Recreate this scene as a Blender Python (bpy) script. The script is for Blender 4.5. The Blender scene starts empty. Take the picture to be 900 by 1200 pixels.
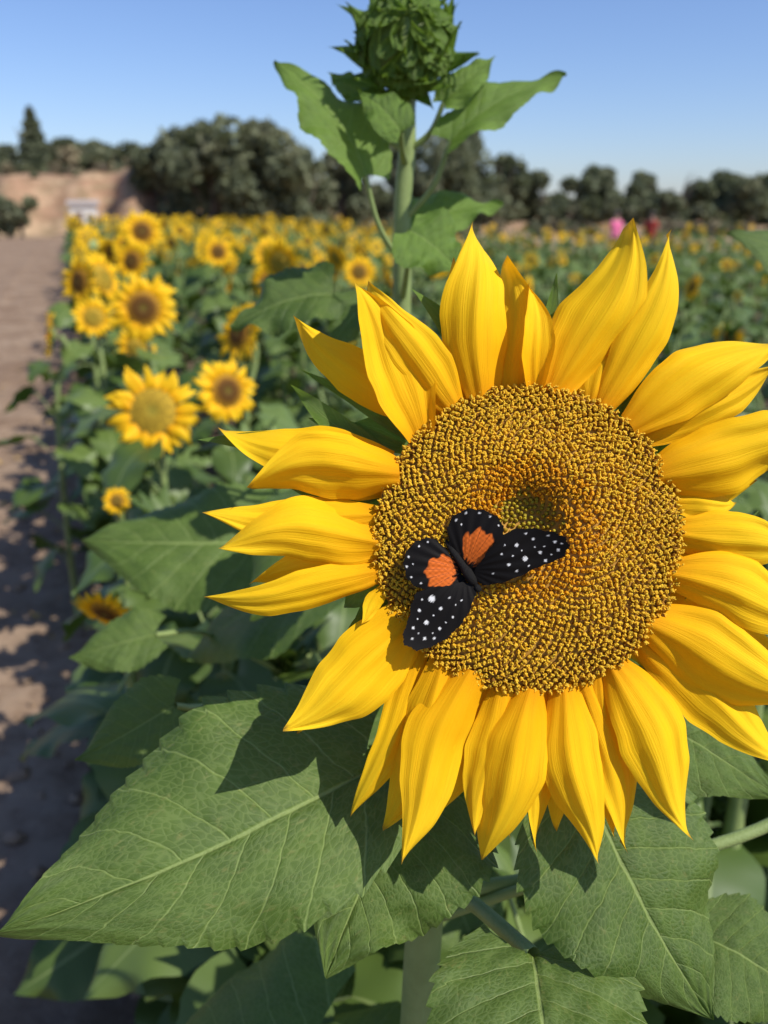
import bpy, math
import numpy as np
from mathutils import Vector
rng = np.random.default_rng(11)
SUN = np.array([.55, -.35, .75]); SUN = SUN/np.linalg.norm(SUN)
CAM_H = 1.45

# ------------------------------------------------------------------ mesh helpers
def nrm(v):
    v = np.asarray(v, float); return v/(np.linalg.norm(v)+1e-12)

class MB:
    def __init__(s):
        s.v=[]; s.q=[]; s.qm=[]; s.t=[]; s.tm=[]; s.a=[]; s.c=[]; s.n=0
    def add(s, v, q=None, t=None, m=0, a=None, c=None, tm=None):
        v=np.asarray(v,float).reshape(-1,3); k=len(v)
        if a is None: a=np.zeros((k,3))
        if c is None: c=np.ones((k,3))*.5
        c=np.asarray(c,float)
        if c.ndim==1: c=np.tile(c,(k,1))
        s.v.append(v); s.a.append(np.asarray(a,float).reshape(-1,3)); s.c.append(c.reshape(-1,3))
        if q is not None and len(q):
            q=np.asarray(q,int); s.q.append(q+s.n)
            s.qm.append(np.full(len(q),m) if np.isscalar(m) else np.asarray(m))
        if t is not None and len(t):
            t=np.asarray(t,int); s.t.append(t+s.n)
            mm = m if tm is None else tm
            s.tm.append(np.full(len(t),mm) if np.isscalar(mm) else np.asarray(mm))
        s.n+=k
    def grid(s, P, A=None, m=0, c=None):
        nu,nv=P.shape[:2]
        idx=np.arange(nu*nv).reshape(nu,nv)
        q=np.stack([idx[:-1,:-1],idx[1:,:-1],idx[1:,1:],idx[:-1,1:]],-1).reshape(-1,4)
        s.add(P.reshape(-1,3),q=q,m=m,a=None if A is None else A.reshape(-1,3),c=None if c is None else (c if np.ndim(c)==1 else np.asarray(c).reshape(-1,3)))
    def tube(s, pts, rad, seg=10, m=0, c=None, r=0.0, n=None):
        pts=np.asarray(pts,float)
        if n: 
            rad=np.interp(np.linspace(0,1,n),np.linspace(0,1,len(rad)),rad) if not np.isscalar(rad) else rad
            pts=catmull(pts,n)
        N=len(pts)
        if np.isscalar(rad): rad=np.full(N,rad)
        rad=np.interp(np.linspace(0,1,N),np.linspace(0,1,len(rad)),rad)
        T=np.gradient(pts,axis=0); T/=np.linalg.norm(T,axis=1)[:,None]+1e-12
        ref=np.array([.13,.9,.31]) if abs(T[0,1])<.8 else np.array([.9,.1,.3])
        U=ref-(T@ref)[:,None]*T; U/=np.linalg.norm(U,axis=1)[:,None]
        W=np.cross(T,U)
        th=-np.linspace(0,2*math.pi,seg+1)
        P=pts[:,None,:]+rad[:,None,None]*(np.cos(th)[None,:,None]*U[:,None,:]+np.sin(th)[None,:,None]*W[:,None,:])
        A=np.zeros(P.shape); A[...,0]=np.linspace(0,1,N)[:,None]; A[...,1]=(th/6.283)[None,:]; A[...,2]=r
        s.grid(P,A,m,c)
    def arrays(s):
        cat=lambda l,w: np.concatenate(l) if l else np.zeros((0,w),int)
        return dict(v=np.concatenate(s.v),a=np.concatenate(s.a),c=np.concatenate(s.c),q=cat(s.q,4),t=cat(s.t,3),
            qm=np.concatenate(s.qm) if s.qm else np.zeros(0,int), tm=np.concatenate(s.tm) if s.tm else np.zeros(0,int))
    def inst(s, A, loc, rz=0, sc=1.0, r=0.0, tilt=(0,0)):
        c,sn=math.cos(rz),math.sin(rz)
        M=np.array([[c,-sn,0],[sn,c,0],[tilt[0],tilt[1],1]])
        v=(A['v']*sc)@M.T
        v[:,0]+=v[:,2]*tilt[0]; v[:,1]+=v[:,2]*tilt[1]
        v=v+np.asarray(loc)
        a=A['a'].copy(); a[:,2]=(a[:,2]+r)%1.0
        s.v.append(v); s.a.append(a); s.c.append(A['c'])
        if len(A['q']): s.q.append(A['q']+s.n); s.qm.append(A['qm'])
        if len(A['t']): s.t.append(A['t']+s.n); s.tm.append(A['tm'])
        s.n+=len(v)
    def obj(s, name, mats, parent=None, origin=(0,0,0), smooth=True):
        A=s.arrays(); me=bpy.data.meshes.new(name)
        v=A['v']-np.asarray(origin,float)
        nq,nt=len(A['q']),len(A['t'])
        me.vertices.add(len(v)); me.vertices.foreach_set('co',v.astype(np.float32).ravel())
        me.loops.add(nq*4+nt*3)
        me.loops.foreach_set('vertex_index',np.concatenate([A['q'].ravel(),A['t'].ravel()]).astype(np.int32))
        me.polygons.add(nq+nt)
        st=np.concatenate([np.arange(nq)*4, nq*4+np.arange(nt)*3]).astype(np.int32)
        me.polygons.foreach_set('loop_start',st)
        me.polygons.foreach_set('material_index',np.concatenate([A['qm'],A['tm']]).astype(np.int32))
        me.polygons.foreach_set('use_smooth',np.full(nq+nt,smooth))
        at=me.attributes.new('A','FLOAT_VECTOR','POINT'); at.data.foreach_set('vector',A['a'].astype(np.float32).ravel())
        ca=me.attributes.new('Col','FLOAT_COLOR','POINT')
        ca.data.foreach_set('color',np.concatenate([A['c'],np.ones((len(v),1))],1).astype(np.float32).ravel())
        me.update(calc_edges=True); me.validate()
        for m in mats: me.materials.append(m)
        o=bpy.data.objects.new(name,me); bpy.context.scene.collection.objects.link(o)
        if parent: o.parent=parent
        else: o.location=origin
        return o

def empty(name, loc=(0,0,0)):
    e=bpy.data.objects.new(name,None); e.location=loc; e.empty_display_size=.05
    bpy.context.scene.collection.objects.link(e); return e

def catmull(p,n):
    p=np.asarray(p,float); p=np.vstack([2*p[0]-p[1],p,2*p[-1]-p[-2]])
    k=len(p)-3; u=np.linspace(0,k-1e-9,n); i=u.astype(int); f=(u-i)[:,None]
    a,b,c,d=p[i],p[i+1],p[i+2],p[i+3]
    return .5*((2*b)+(-a+c)*f+(2*a-5*b+4*c-d)*f**2+(-a+3*b-3*c+d)*f**3)

SM={}
def pinterp(x,xs,ys):
    key=(tuple(xs),tuple(ys)); g=np.linspace(0,1,200)
    if key not in SM:
        y=np.interp(g,xs,ys); y2=np.pad(y,(6,6),mode='reflect',reflect_type='odd')
        k=np.hanning(13); k/=k.sum(); SM[key]=np.maximum(np.convolve(y2,k,'valid'),0)
    return np.interp(x,g,SM[key])

# ------------------------------------------------------------------ node helpers
class NT:
    def __init__(s,name):
        s.m=bpy.data.materials.new(name); s.m.use_nodes=True; s.t=s.m.node_tree; s.t.nodes.clear()
        s.out=s.n('ShaderNodeOutputMaterial')
    def n(s,t,**k):
        x=s.t.nodes.new(t)
        for a,b in k.items(): setattr(x,a,b)
        return x
    def l(s,a,b): s.t.links.new(a,b)
    def set(s,i,v):
        if isinstance(v,bpy.types.NodeSocket): s.l(v,i)
        else:
            if isinstance(v,(tuple,list)) and len(v)==3 and i.type=='RGBA': v=(*v,1)
            i.default_value=v
    def math(s,op,a,b=None,clamp=False):
        x=s.n('ShaderNodeMath',operation=op,use_clamp=clamp); s.set(x.inputs[0],a)
        if b is not None: s.set(x.inputs[1],b)
        return x.outputs[0]
    def mr(s,v,a,b,c,d):
        x=s.n('ShaderNodeMapRange',interpolation_type='SMOOTHSTEP'); s.set(x.inputs[0],v)
        for i,k in enumerate((a,b,c,d)): s.set(x.inputs[i+1],k)
        return x.outputs[0]
    def mix(s,f,a,b,bt='MIX'):
        x=s.n('ShaderNodeMix',data_type='RGBA',blend_type=bt); s.set(x.inputs[0],f); s.set(x.inputs[6],a); s.set(x.inputs[7],b)
        return x.outputs[2]
    def noise(s,vec,scale,detail=3,rough=.55):
        x=s.n('ShaderNodeTexNoise'); x.inputs['Scale'].default_value=scale; x.inputs['Detail'].default_value=detail; x.inputs['Roughness'].default_value=rough
        if vec is not None: s.l(vec,x.inputs['Vector'])
        return x.outputs['Fac']
    def ramp(s,f,pts):
        x=s.n('ShaderNodeValToRGB'); s.l(f,x.inputs[0]); e=x.color_ramp.elements
        while len(e)<len(pts): e.new(.5)
        for i,(p,c) in enumerate(pts): e[i].position=p; e[i].color=(*c,1)
        return x.outputs[0]
    def xyz(s,a,b,c):
        x=s.n('ShaderNodeCombineXYZ'); s.set(x.inputs[0],a); s.set(x.inputs[1],b); s.set(x.inputs[2],c); return x.outputs[0]
    def attrA(s):
        x=s.n('ShaderNodeAttribute',attribute_name='A'); y=s.n('ShaderNodeSeparateXYZ'); s.l(x.outputs['Vector'],y.inputs[0]); return y.outputs
    def col(s): return s.n('ShaderNodeAttribute',attribute_name='Col').outputs['Color']
    def pos(s): return s.n('ShaderNodeNewGeometry').outputs['Position']
    def bump(s,h,strength=.5,dist=.001):
        x=s.n('ShaderNodeBump'); x.inputs['Strength'].default_value=strength; x.inputs['Distance'].default_value=dist; s.l(h,x.inputs['Height']); return x.outputs[0]
    def pbr(s,col,rough=.5,normal=None,spec=.5,trans=0,tcol=None,sheen=0):
        p=s.n('ShaderNodeBsdfPrincipled'); s.set(p.inputs['Base Color'],col); s.set(p.inputs['Roughness'],rough)
        p.inputs['Specular IOR Level'].default_value=spec
        if sheen: p.inputs['Sheen Weight'].default_value=sheen
        if normal is not None: s.l(normal,p.inputs['Normal'])
        o=p.outputs[0]
        if trans:
            t=s.n('ShaderNodeBsdfTranslucent'); s.set(t.inputs[0],tcol if tcol is not None else col)
            if normal is not None: s.l(normal,t.inputs['Normal'])
            mx=s.n('ShaderNodeMixShader'); mx.inputs[0].default_value=trans; s.l(o,mx.inputs[1]); s.l(t.outputs[0],mx.inputs[2]); o=mx.outputs[0]
        s.l(o,s.out.inputs[0]); return s.m

def leaf_material(name, dark, light, vein, trans=.22, tcol=(.22,.36,.03)):
    N=NT(name); t,sv,r=N.attrA()
    ab=N.math('ABSOLUTE',sv)
    ph=N.math('SUBTRACT',N.math('MULTIPLY',t,8.0),N.math('MULTIPLY',ab,1.7))
    ph=N.math('ADD',ph,N.math('MULTIPLY',N.math('GREATER_THAN',sv,0.0),.42))
    wob=N.noise(N.xyz(N.math('MULTIPLY',t,4.),N.math('MULTIPLY',sv,2.),N.math('MULTIPLY',r,30.)),1.5,2)
    ph=N.math('ADD',ph,N.math('MULTIPLY',wob,.35))
    fr=N.math('FRACT',ph); dv=N.math('ABSOLUTE',N.math('SUBTRACT',fr,.5))
    side=N.mr(dv,0.0,.045,1.,0.)
    mid=N.mr(ab,0.008,.030,1.,0.)
    ve=N.math('MAXIMUM',N.math('MULTIPLY',side,.7),mid)
    V=N.n('ShaderNodeTexVoronoi',feature='DISTANCE_TO_EDGE'); V.inputs['Scale'].default_value=1
    N.l(N.xyz(N.math('MULTIPLY',ph,6.),N.math('MULTIPLY',sv,15.),N.math('MULTIPLY',r,30.)),V.inputs['Vector'])
    fine=N.mr(V.outputs['Distance'],0.0,.14,1.,0.)
    n1=N.noise(N.xyz(N.math('MULTIPLY',t,3.),N.math('MULTIPLY',sv,2.),N.math('MULTIPLY',r,40.)),2.,4)
    n2=N.mr(n1,.3,.7,0.,1.)
    rv=N.math('ADD',N.math('MULTIPLY',n2,.5),N.math('MULTIPLY',r,.5))
    base=N.mix(rv,dark,light)
    blot=N.noise(N.xyz(N.math('MULTIPLY',t,9.),N.math('MULTIPLY',sv,6.),N.math('MULTIPLY',r,17.)),3.,3)
    base=N.mix(N.mr(blot,.58,.76,0.,.55),base,(.21,.21,.055))
    speck=N.noise(N.xyz(N.math('MULTIPLY',t,60.),N.math('MULTIPLY',sv,40.),N.math('MULTIPLY',r,17.)),2.,2)
    base=N.mix(N.mr(speck,.70,.76,0.,.6),base,(.24,.19,.09))
    c=N.mix(N.math('MULTIPLY',fine,.18),base,vein)
    c=N.mix(N.math('MULTIPLY',ve,.68),c,vein)
    h=N.math('SUBTRACT',N.math('MULTIPLY',V.outputs['Distance'],.8),N.math('MULTIPLY',ve,.9))
    h=N.math('ADD',h,N.math('MULTIPLY',N.noise(N.xyz(N.math('MULTIPLY',t,120.),N.math('MULTIPLY',sv,80.),0.),3.,2),.4))
    return N.pbr(c,N.mr(n1,.2,.8,.40,.56),N.bump(h,.6,.0013),spec=.40,trans=trans,tcol=tcol)

M_leaf=leaf_material('sunflower_leaf_skin',(.050,.092,.011),(.104,.168,.024),(.32,.40,.12))
M_leaf_b=leaf_material('young_leaf_skin',(.080,.15,.014),(.17,.28,.035),(.32,.42,.12),trans=.3,tcol=(.30,.48,.05))
N=NT('field_leaf_skin'); t,sv,r=N.attrA(); ab=N.math('ABSOLUTE',sv)
c=N.mix(r,(.050,.090,.014),(.125,.180,.040)); c=N.mix(N.mr(ab,.01,.06,.5,0.),c,(.28,.34,.12))
M_leaf_f=N.pbr(c,.48,None,spec=.42,trans=.12,tcol=(.22,.36,.03))

def petal_material(name):
    N=NT(name); t,sv,r=N.attrA()
    v=N.xyz(N.math('MULTIPLY',t,1.0),N.math('MULTIPLY',sv,10.),N.math('MULTIPLY',r,50.))
    ln=N.noise(v,2.2,4,.6)
    big=N.noise(N.xyz(N.math('MULTIPLY',t,2.),N.math('MULTIPLY',sv,1.2),N.math('MULTIPLY',r,30.)),1.6,3)
    c=N.ramp(t,[(0.,(.86,.32,.003)),(.16,(.94,.48,.005)),(.45,(.97,.60,.010)),(1.,(.98,.68,.024))])
    c=N.mix(N.mr(ln,.33,.60,.28,0.),c,(.88,.38,.004))
    c=N.mix(N.mr(big,.35,.7,0.,.24),c,(.95,.50,.005))
    c=N.mix(N.math('MULTIPLY',r,.20),c,(.93,.46,.005))
    tipn=N.noise(N.xyz(N.math('MULTIPLY',t,20.),N.math('MULTIPLY',sv,3.),N.math('MULTIPLY',r,70.)),1.,2)
    c=N.mix(N.mr(N.math('ADD',t,N.math('MULTIPLY',tipn,.06)),.985,1.03,0.,.8),c,(.30,.16,.03))
    bl=N.noise(N.xyz(N.math('MULTIPLY',t,14.),N.math('MULTIPLY',sv,5.),N.math('MULTIPLY',r,90.)),2.,2)
    c=N.mix(N.mr(bl,.74,.80,0.,.4),c,(.70,.32,.02))
    fn=N.noise(N.xyz(N.math('MULTIPLY',t,160.),N.math('MULTIPLY',sv,60.),r),1.,2)
    hh=N.math('ADD',ln,N.math('MULTIPLY',fn,.16))
    return N.pbr(c,.65,N.bump(hh,.5,.0010),spec=.10,trans=.22,tcol=(.98,.52,.008))
M_petal=petal_material('ray_petal')
N=NT('field_ray_petal'); t,sv,r=N.attrA()
c=N.ramp(t,[(0.,(.84,.34,.004)),(.3,(.95,.54,.008)),(1.,(.97,.64,.02))]); c=N.mix(N.math('MULTIPLY',r,.25),c,(.92,.46,.005))
M_petal_f=N.pbr(c,.6,None,spec=.2,trans=.22,tcol=(.98,.58,.01))

N=NT('sunflower_stem_skin'); p=N.pos(); n=N.noise(p,60,4); n2=N.noise(p,700,2)
M_stem=N.pbr(N.mix(n,(.18,.24,.07),(.34,.42,.15)),.5,N.bump(n2,.5,.001),spec=.4,trans=.08,tcol=(.3,.45,.1))

N=NT('disc_floret'); c=N.col(); M_floret=N.pbr(c,.6,None,spec=.2,trans=.28,tcol=c)
N=NT('flower_disc_base'); M_dark=N.pbr((.42,.21,.022),.8)

N=NT('distant_flower_disc'); t,sv,r=N.attrA()
no=N.noise(N.xyz(N.math('MULTIPLY',t,8.),N.math('MULTIPLY',sv,40.),N.math('MULTIPLY',r,30.)),1.5,3)
c=N.ramp(t,[(0.,(.20,.16,.02)),(.28,(.12,.055,.010)),(.62,(.15,.06,.008)),(.80,(.40,.19,.015)),(1.,(.52,.29,.02))])
c2=N.ramp(t,[(0.,(.34,.28,.03)),(.4,(.42,.27,.02)),(1.,(.60,.38,.03))])
c=N.mix(N.mr(r,.55,.75,0.,1.),c,c2)
c=N.mix(N.mr(no,.4,.65,.5,0.),c,(.05,.025,.005))
M_disc=N.pbr(c,.8,None,spec=.2)

# ------------------------------------------------------------------ leaf generator
LX=(0,.08,.2,.34,.5,.66,.8,.91,1.); LY=(.50,.80,.99,1.,.84,.60,.35,.15,0.)
def add_leaf(mb, base, tip, n, W, nu=24, nv=12, arch=.06, fold=.12, wave=.05, serr=.04, relief=0., m=1, seed=None, r=None, lobe=.15, asym=0.):
    g=np.random.default_rng(seed) if seed is not None else rng
    base=np.asarray(base,float); tip=np.asarray(tip,float); X=tip-base; L=np.linalg.norm(X); X=X/L
    Z=nrm(np.asarray(n,float)-np.dot(n,X)*X); Y=np.cross(Z,X)
    t=np.linspace(0,1,nu)[:,None]; s=np.linspace(-1,1,nv)[None,:]; s=np.sign(s)*np.abs(s)**.9
    ab=np.abs(s); w=pinterp(t,LX,LY)*W/2
    saw=((t*17+ .3*(s>0)+.25*np.sin(t*9))%1.0)
    edge=np.clip((ab-.75)/.25,0,1)
    ser=1+serr*(saw-.5)*2*edge*(1-.6*t)
    ph=g.uniform(0,6.28,4)
    lop=(1+.06*np.sin(t*5+ph[3]+s))*(1-asym*(s>0))
    y=s*w*ser*lop
    x=L*(t-lobe*ab**1.4*(1-t)**4+.05*ab*np.sin(math.pi*t)*(1-t)) + 0*s
    q=t*8-1.7*ab+.42*(s>0)+.17
    z=arch*L*np.sin(math.pi*np.clip(t,0,1)**.8)+fold*ab**1.25*w - .10*W*ab**3*np.sin(math.pi*t)
    z=z+wave*W*ab**2*(np.sin(t*13+ph[0]+(s>0)*2.1)*.6+np.sin(t*23+ph[1]+(s>0)*1.3)*.3)
    if relief: 
        z=z+relief*.75*(np.abs(np.sin(math.pi*(q-.5)))**.6-.6)*(1-t)**.3*(1-ab**4) - relief*1.0*np.exp(-(ab/.05)**2)
        z=z+relief*.45*np.sin(t*23+s*7+ph[2])*np.sin(s*9+t*5)
    bend=.05*L*math.sin(ph[2])*np.sin(math.pi*t)
    P=base+x[...,None]*X+(y+bend)[...,None]*Y+z[...,None]*Z
    A=np.zeros(P.shape); A[...,0]=t; A[...,1]=s; A[...,2]=g.uniform() if r is None else r
    mb.grid(P,A,m)

# ------------------------------------------------------------------ petal generator (generic frame)
PX=(0,.12,.3,.46,.64,.80,.91,1.); PY=(.42,.66,.94,1.,.84,.52,.24,.01)
def add_petal(mb, F, base, tip, W, z0=0, lift=10, tz=0, cup=.16, nu=30, nv=15, m=0, bend=0., seed=None, twist=0., ridge=1.0, curl=0.):
    g=np.random.default_rng(seed) if seed is not None else rng
    O,ex,ey,ez,k=F; b=np.array(base,float); e=np.array(tip,float); d=e-b; L=np.hypot(*d); d=d/L; pr=np.array([-d[1],d[0]])
    t=np.linspace(0,1,nu)[:,None]; s=np.linspace(-1,1,nv)[None,:]
    w=pinterp(t,PX,PY)*W/2; ph=g.uniform(0,6.28,6)
    w=w*(1+.08*np.sin(t*7+ph[0]+s*1.3)+.025*np.sin(t*21+ph[1]+s))
    lat=s*w+bend*L*np.sin(math.pi*t)+.10*W*np.sin(t*6.0+ph[5])*t
    lon=L*t+0*s
    z=z0+lift*np.sin(math.pi*np.minimum(t*.85,1))+tz*t**2 - cup*W*(s**2)*np.sin(math.pi*(.15+.8*t)) + twist*W*s*t + curl*W*t**5
    z=z+ridge*(.024*W*np.cos(s*6.0+ph[1]*.2)+.015*W*np.sin(s*12+ph[2]+t*1.5))*np.sin(math.pi*(.1+.85*t))
    z=z+.055*W*np.sin(t*9+ph[3]+s*2.5)*np.abs(s)**1.5+ .05*W*np.sin(t*5+ph[4])+.008*W*np.sin(t*17+s*3+ph[5])*np.sin(math.pi*t)
    z=z+.20*W*math.sin(ph[0])*t**3*s
    px=b[0]+lon*d[0]+lat*pr[0]; py=b[1]+lon*d[1]+lat*pr[1]
    P=O+k*(px[...,None]*ex+py[...,None]*ey+z[...,None]*ez)
    A=np.zeros(P.shape); A[...,0]=t; A[...,1]=s; A[...,2]=g.uniform()
    mb.grid(P,A,m)

# ------------------------------------------------------------------ MAIN SUNFLOWER
K=.00042
O=np.array([.0714,.3914,CAM_H-.1529]); EX=np.array([1.,0,0]); EY=np.array([0,.3338,.9426]); EZ=np.array([0,-.9426,.3338])
F=(O,EX,EY,EZ,K)
def FP(x,y,z=0): return O+K*(x*EX+y*EY+z*EZ)
ORG=(.02,.47,0)
plant=empty('sunflower',ORG)

# (base x, base y, tip x, tip y, width, z0, lift, tipz, cup, bend)  – face-plane units (0.42 mm)
PT=[
(-140,150,-278,262,58,-14,6,-10,.16,.02),(-125,120,-208,290,80,-4,10,6,-.10,-.05),(-85,150,-186,305,72,2,12,0,.14,.04),
(-55,165,-63,372,84,4,16,-6,.20,.03),(-65,160,-92,332,44,-16,4,-12,.1,0),(-20,170,-22,330,62,-10,8,-14,.2,-.02),(8,172,2,300,40,-4,12,6,-.2,.0),
(28,172,118,370,88,2,14,-4,.18,-.04),(75,160,108,270,50,-12,5,-8,.15,0),(88,155,168,358,62,0,12,-6,.2,-.05),
(118,132,296,242,78,2,16,-8,.2,.03),(140,120,300,205,60,-12,8,-16,.15,0),(150,75,350,110,92,2,14,-6,.2,.05),
(165,45,250,45,44,-12,6,-6,.1,0),(165,8,330,-20,66,-2,10,-4,.18,.02),(160,-38,350,-105,80,2,12,-6,.16,.04),(150,-20,300,-70,50,-14,6,-10,.16,.02),
(138,-95,325,-205,98,4,16,-6,.2,.03),(135,-120,315,-268,84,-12,8,-14,.14,.02),(100,-148,178,-335,86,2,16,-4,.18,.04),
(128,-130,235,-225,70,-20,4,-16,.1,0),
(66,-162,126,-372,62,-8,8,-8,.16,.02),(42,-168,76,-374,72,3,14,-2,.2,-.03),(85,-160,106,-350,54,-14,6,-10,.12,0),
(20,-172,14,-372,42,-12,6,-10,.14,0),(2,-174,-46,-384,82,3,15,-2,.2,-.02),(-28,-170,-66,-345,64,-6,9,-8,.16,.02),
(-68,-152,-148,-368,80,3,15,-2,.2,-.03),(-98,-138,-170,-350,72,-5,10,-6,.18,.03),(-125,-125,-206,-338,50,-14,4,-12,.14,.02),
(-130,-85,-286,-208,96,5,15,2,.2,.05),(-128,-108,-271,-231,72,-8,8,-4,.14,-.02),
(-172,-38,-382,-70,50,2,10,4,.16,.03),(-172,-5,-360,-2,80,4,15,-2,.22,-.05),(-172,28,-380,26,58,-7,8,-6,.15,.02),
(-152,78,-327,66,82,5,16,0,.22,-.07),(-160,92,-366,134,66,-8,8,-6,.16,.04),(-170,-55,-197,-98,22,-2,4,4,.1,0),
(-112,138,-160,250,50,-18,2,-10,.1,0),(-35,165,-45,260,50,-16,4,-10,.1,0),(55,165,70,300,56,-18,4,-12,.1,0),
(-10,-165,-20,-350,60,-18,2,-14,.1,0),(48,-165,40,-350,50,-18,2,-14,.1,0),(-48,-160,-110,-350,52,-16,3,-14,.1,.03),(150,60,280,70,60,-18,2,-14,.1,0),(-150,60,-300,90,50,-18,2,-12,.1,0),
(-160,-20,-330,-50,56,-16,4,-10,.12,0),(155,-60,310,-150,64,-18,2,-14,.1,0)]
mb=MB()
for i,p in enumerate(PT):
    add_petal(mb,F,p[:2],p[2:4],p[4]*.97,z0=p[5],lift=p[6]*1.3,tz=p[7],cup=p[8]*1.3,bend=p[9]*1.2,nu=48,nv=27,seed=100+i,twist=.24*math.sin(i*2.3),curl=.35*math.sin(i*1.7+.5))
mb.obj('petals',[M_petal],plant,ORG)

# disc ----------------------------------------------------------------
DC=np.array([-6.,24.])
def disc_h(x,y):
    r=np.hypot(x,y)/182.; rd=np.hypot(x-DC[0],y-DC[1])
    h=16*(1-r**2.4)+7*np.exp(-((rd-75)/38)**2)
    return h-27*np.exp(-(rd/40)**3.0)
rr=np.linspace(0,1,40)[:,None]; th=-np.linspace(0,2*math.pi,97)[None,:]
x=181*rr*np.cos(th); y=181*rr*np.sin(th); z=disc_h(x,y)-2.5-8*rr**12
P=O+K*(x[...,None]*EX+y[...,None]*EY+z[...,None]*EZ)
mb=MB(); mb.grid(P,None,0)
mb.obj('disc_base',[M_dark],plant,ORG)

mb=MB(); NF=2700
GA=math.pi*(3-math.sqrt(5))
def mixc(a,b,f): return np.array(a)*(1-f)+np.array(b)*f
sp=180*math.sqrt(math.pi/NF)*.5
for i in range(NF):
    f=math.sqrt((i+.5)/NF); r=182*f; th=i*GA
    cx=r*math.cos(th)+DC[0]*(1-f)+rng.normal()*.7; cy=r*math.sin(th)+DC[1]*(1-f)+rng.normal()*.7
    rd=r+rng.normal()*5; h=float(disc_h(cx,cy)); e=1.5
    gx=float(disc_h(cx+e,cy)-disc_h(cx-e,cy))/(2*e); gy=float(disc_h(cx,cy+e)-disc_h(cx,cy-e))/(2*e)
    ax=nrm([-gx*.8+rng.normal()*.2,-gy*.8+rng.normal()*.2,1]); u=nrm(np.cross(ax,[.3,1,.2])); v=np.cross(ax,u)
    br=rng.uniform(.85,1.12); a0=rng.uniform(0,6.28)
    if rd<36:
        cb=np.array((.24,.17,.014)); ct=mixc((.56,.46,.035),(.66,.44,.03),rng.uniform())*br
        rad=np.array([.8,.9,.72,.2])*sp; zz=np.array([-5,-1,1.5,3.0]); cols=[cb*.4,cb,ct*.8,ct]; k=6; curls=0
    elif rd<82:
        g=(rd-36)/46; cb=np.array((.46,.17,.009)); ct=mixc((.90,.42,.012),(.92,.44,.012),g)*br
        rad=np.array([.8,.9,1.0,.5])*sp; H=rng.uniform(1.2,3.6); zz=np.array([-5,-1,H*.5,H]); cols=[cb*.6,cb,ct*.85,ct]; k=5; curls=int(rng.integers(1,3))
    else:
        g=min(1,(rd-82)/80); cb=np.array((.46,.225,.018)); ct=mixc((.92,.50,.018),(.88,.56,.036),g)*br
        dk=rng.uniform()<.05+.09*g
        if dk: ct=np.array((.32,.13,.014))*br
        rad=np.array([.75,.85,.98,.45])*sp; H=rng.uniform(1.2,4.2); zz=np.array([-5,-1,H*.6,H]); cols=[cb*.6,cb,mixc(cb,ct,.7),ct]; k=5; curls=int(rng.integers(2,4))
    ang=a0-np.arange(k+1)*2*math.pi/k
    ring=np.cos(ang)[:,None]*u+np.sin(ang)[:,None]*v
    Pl=np.array([cx,cy,h])+zz[:,None,None]*ax+rad[:,None,None]*ring[None]
    W=O+K*(Pl[...,0:1]*EX+Pl[...,1:2]*EY+Pl[...,2:3]*EZ)
    C=np.repeat(np.array(cols)[:,None,:],k+1,1)
    mb.grid(W,None,0,C)
    for c in range(curls):
        aa=a0+c*6.283/max(curls,2)+rng.normal()*.5; d=math.cos(aa)*u+math.sin(aa)*v
        c0=np.array([cx,cy,h])+ax*zz[-1]*.7; ln=sp*rng.uniform(.7,1.15)
        pts=np.array([c0, c0+ax*ln*.6+d*ln*.35, c0+ax*ln*.65+d*ln*.9, c0+ax*ln*.2+d*ln*1.15])
        Wp=O+K*(pts[:,0:1]*EX+pts[:,1:2]*EY+pts[:,2:3]*EZ)
        cc=(mixc((.97,.68,.05),(.93,.52,.025),rng.uniform()) if rd>82 else mixc((.96,.56,.025),(.92,.40,.014),rng.uniform()))*min(br,1.02)
        mb.tube(Wp,np.array([.28,.30,.26,.13])*sp*K,4,0,cc)
mb.obj('disc_florets',[M_floret],plant,ORG)

# receptacle + bracts ---------------------------------------------------
mb=MB()
prof=[(180,-8),(174,-24),(140,-42),(80,-62),(34,-84),(24,-110)]
pr=catmull([(a,0,b) for a,b in prof],24); th=np.linspace(0,2*math.pi,61)
Pl=np.stack([pr[:,0:1]*np.cos(th),pr[:,0:1]*np.sin(th),pr[:,2:3]+0*th],-1)
A=np.zeros(Pl.shape)
mb.grid(O+K*(Pl[...,0:1]*EX+Pl[...,1:2]*EY+Pl[...,2:3]*EZ),A,1)
spec=[(-165,100,-285,184,30),(-150,70,-396,116,36),(-150,110,-262,150,26),(-160,60,-300,72,30),(-165,-60,-215,-118,34),(-150,-90,-262,-172,34),
 (-60,150,-140,300,34),(20,170,38,318,22),(150,-110,290,-170,34),(140,-120,262,-214,30),(110,150,160,250,26),(80,150,178,262,20),(-90,150,-150,262,24),(170,0,290,30,30),(-140,120,-270,205,16)]
for i in range(30):
    a=i/30*6.283+rng.normal()*.08; rl=rng.uniform(205,285)
    spec.append((165*math.cos(a),165*math.sin(a),rl*math.cos(a+.12),rl*math.sin(a+.12),rng.uniform(30,48)))
for i,(bx,by,tx,ty,w) in enumerate(spec):
    add_petal(mb,F,(bx,by),(tx,ty),w,z0=-24,lift=-4,tz=rng.uniform(-30,6),cup=-.15,nu=14,nv=7,m=0,bend=rng.normal()*.08,seed=300+i)
mb.obj('bracts',[M_leaf_b,M_stem],plant,ORG)

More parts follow.
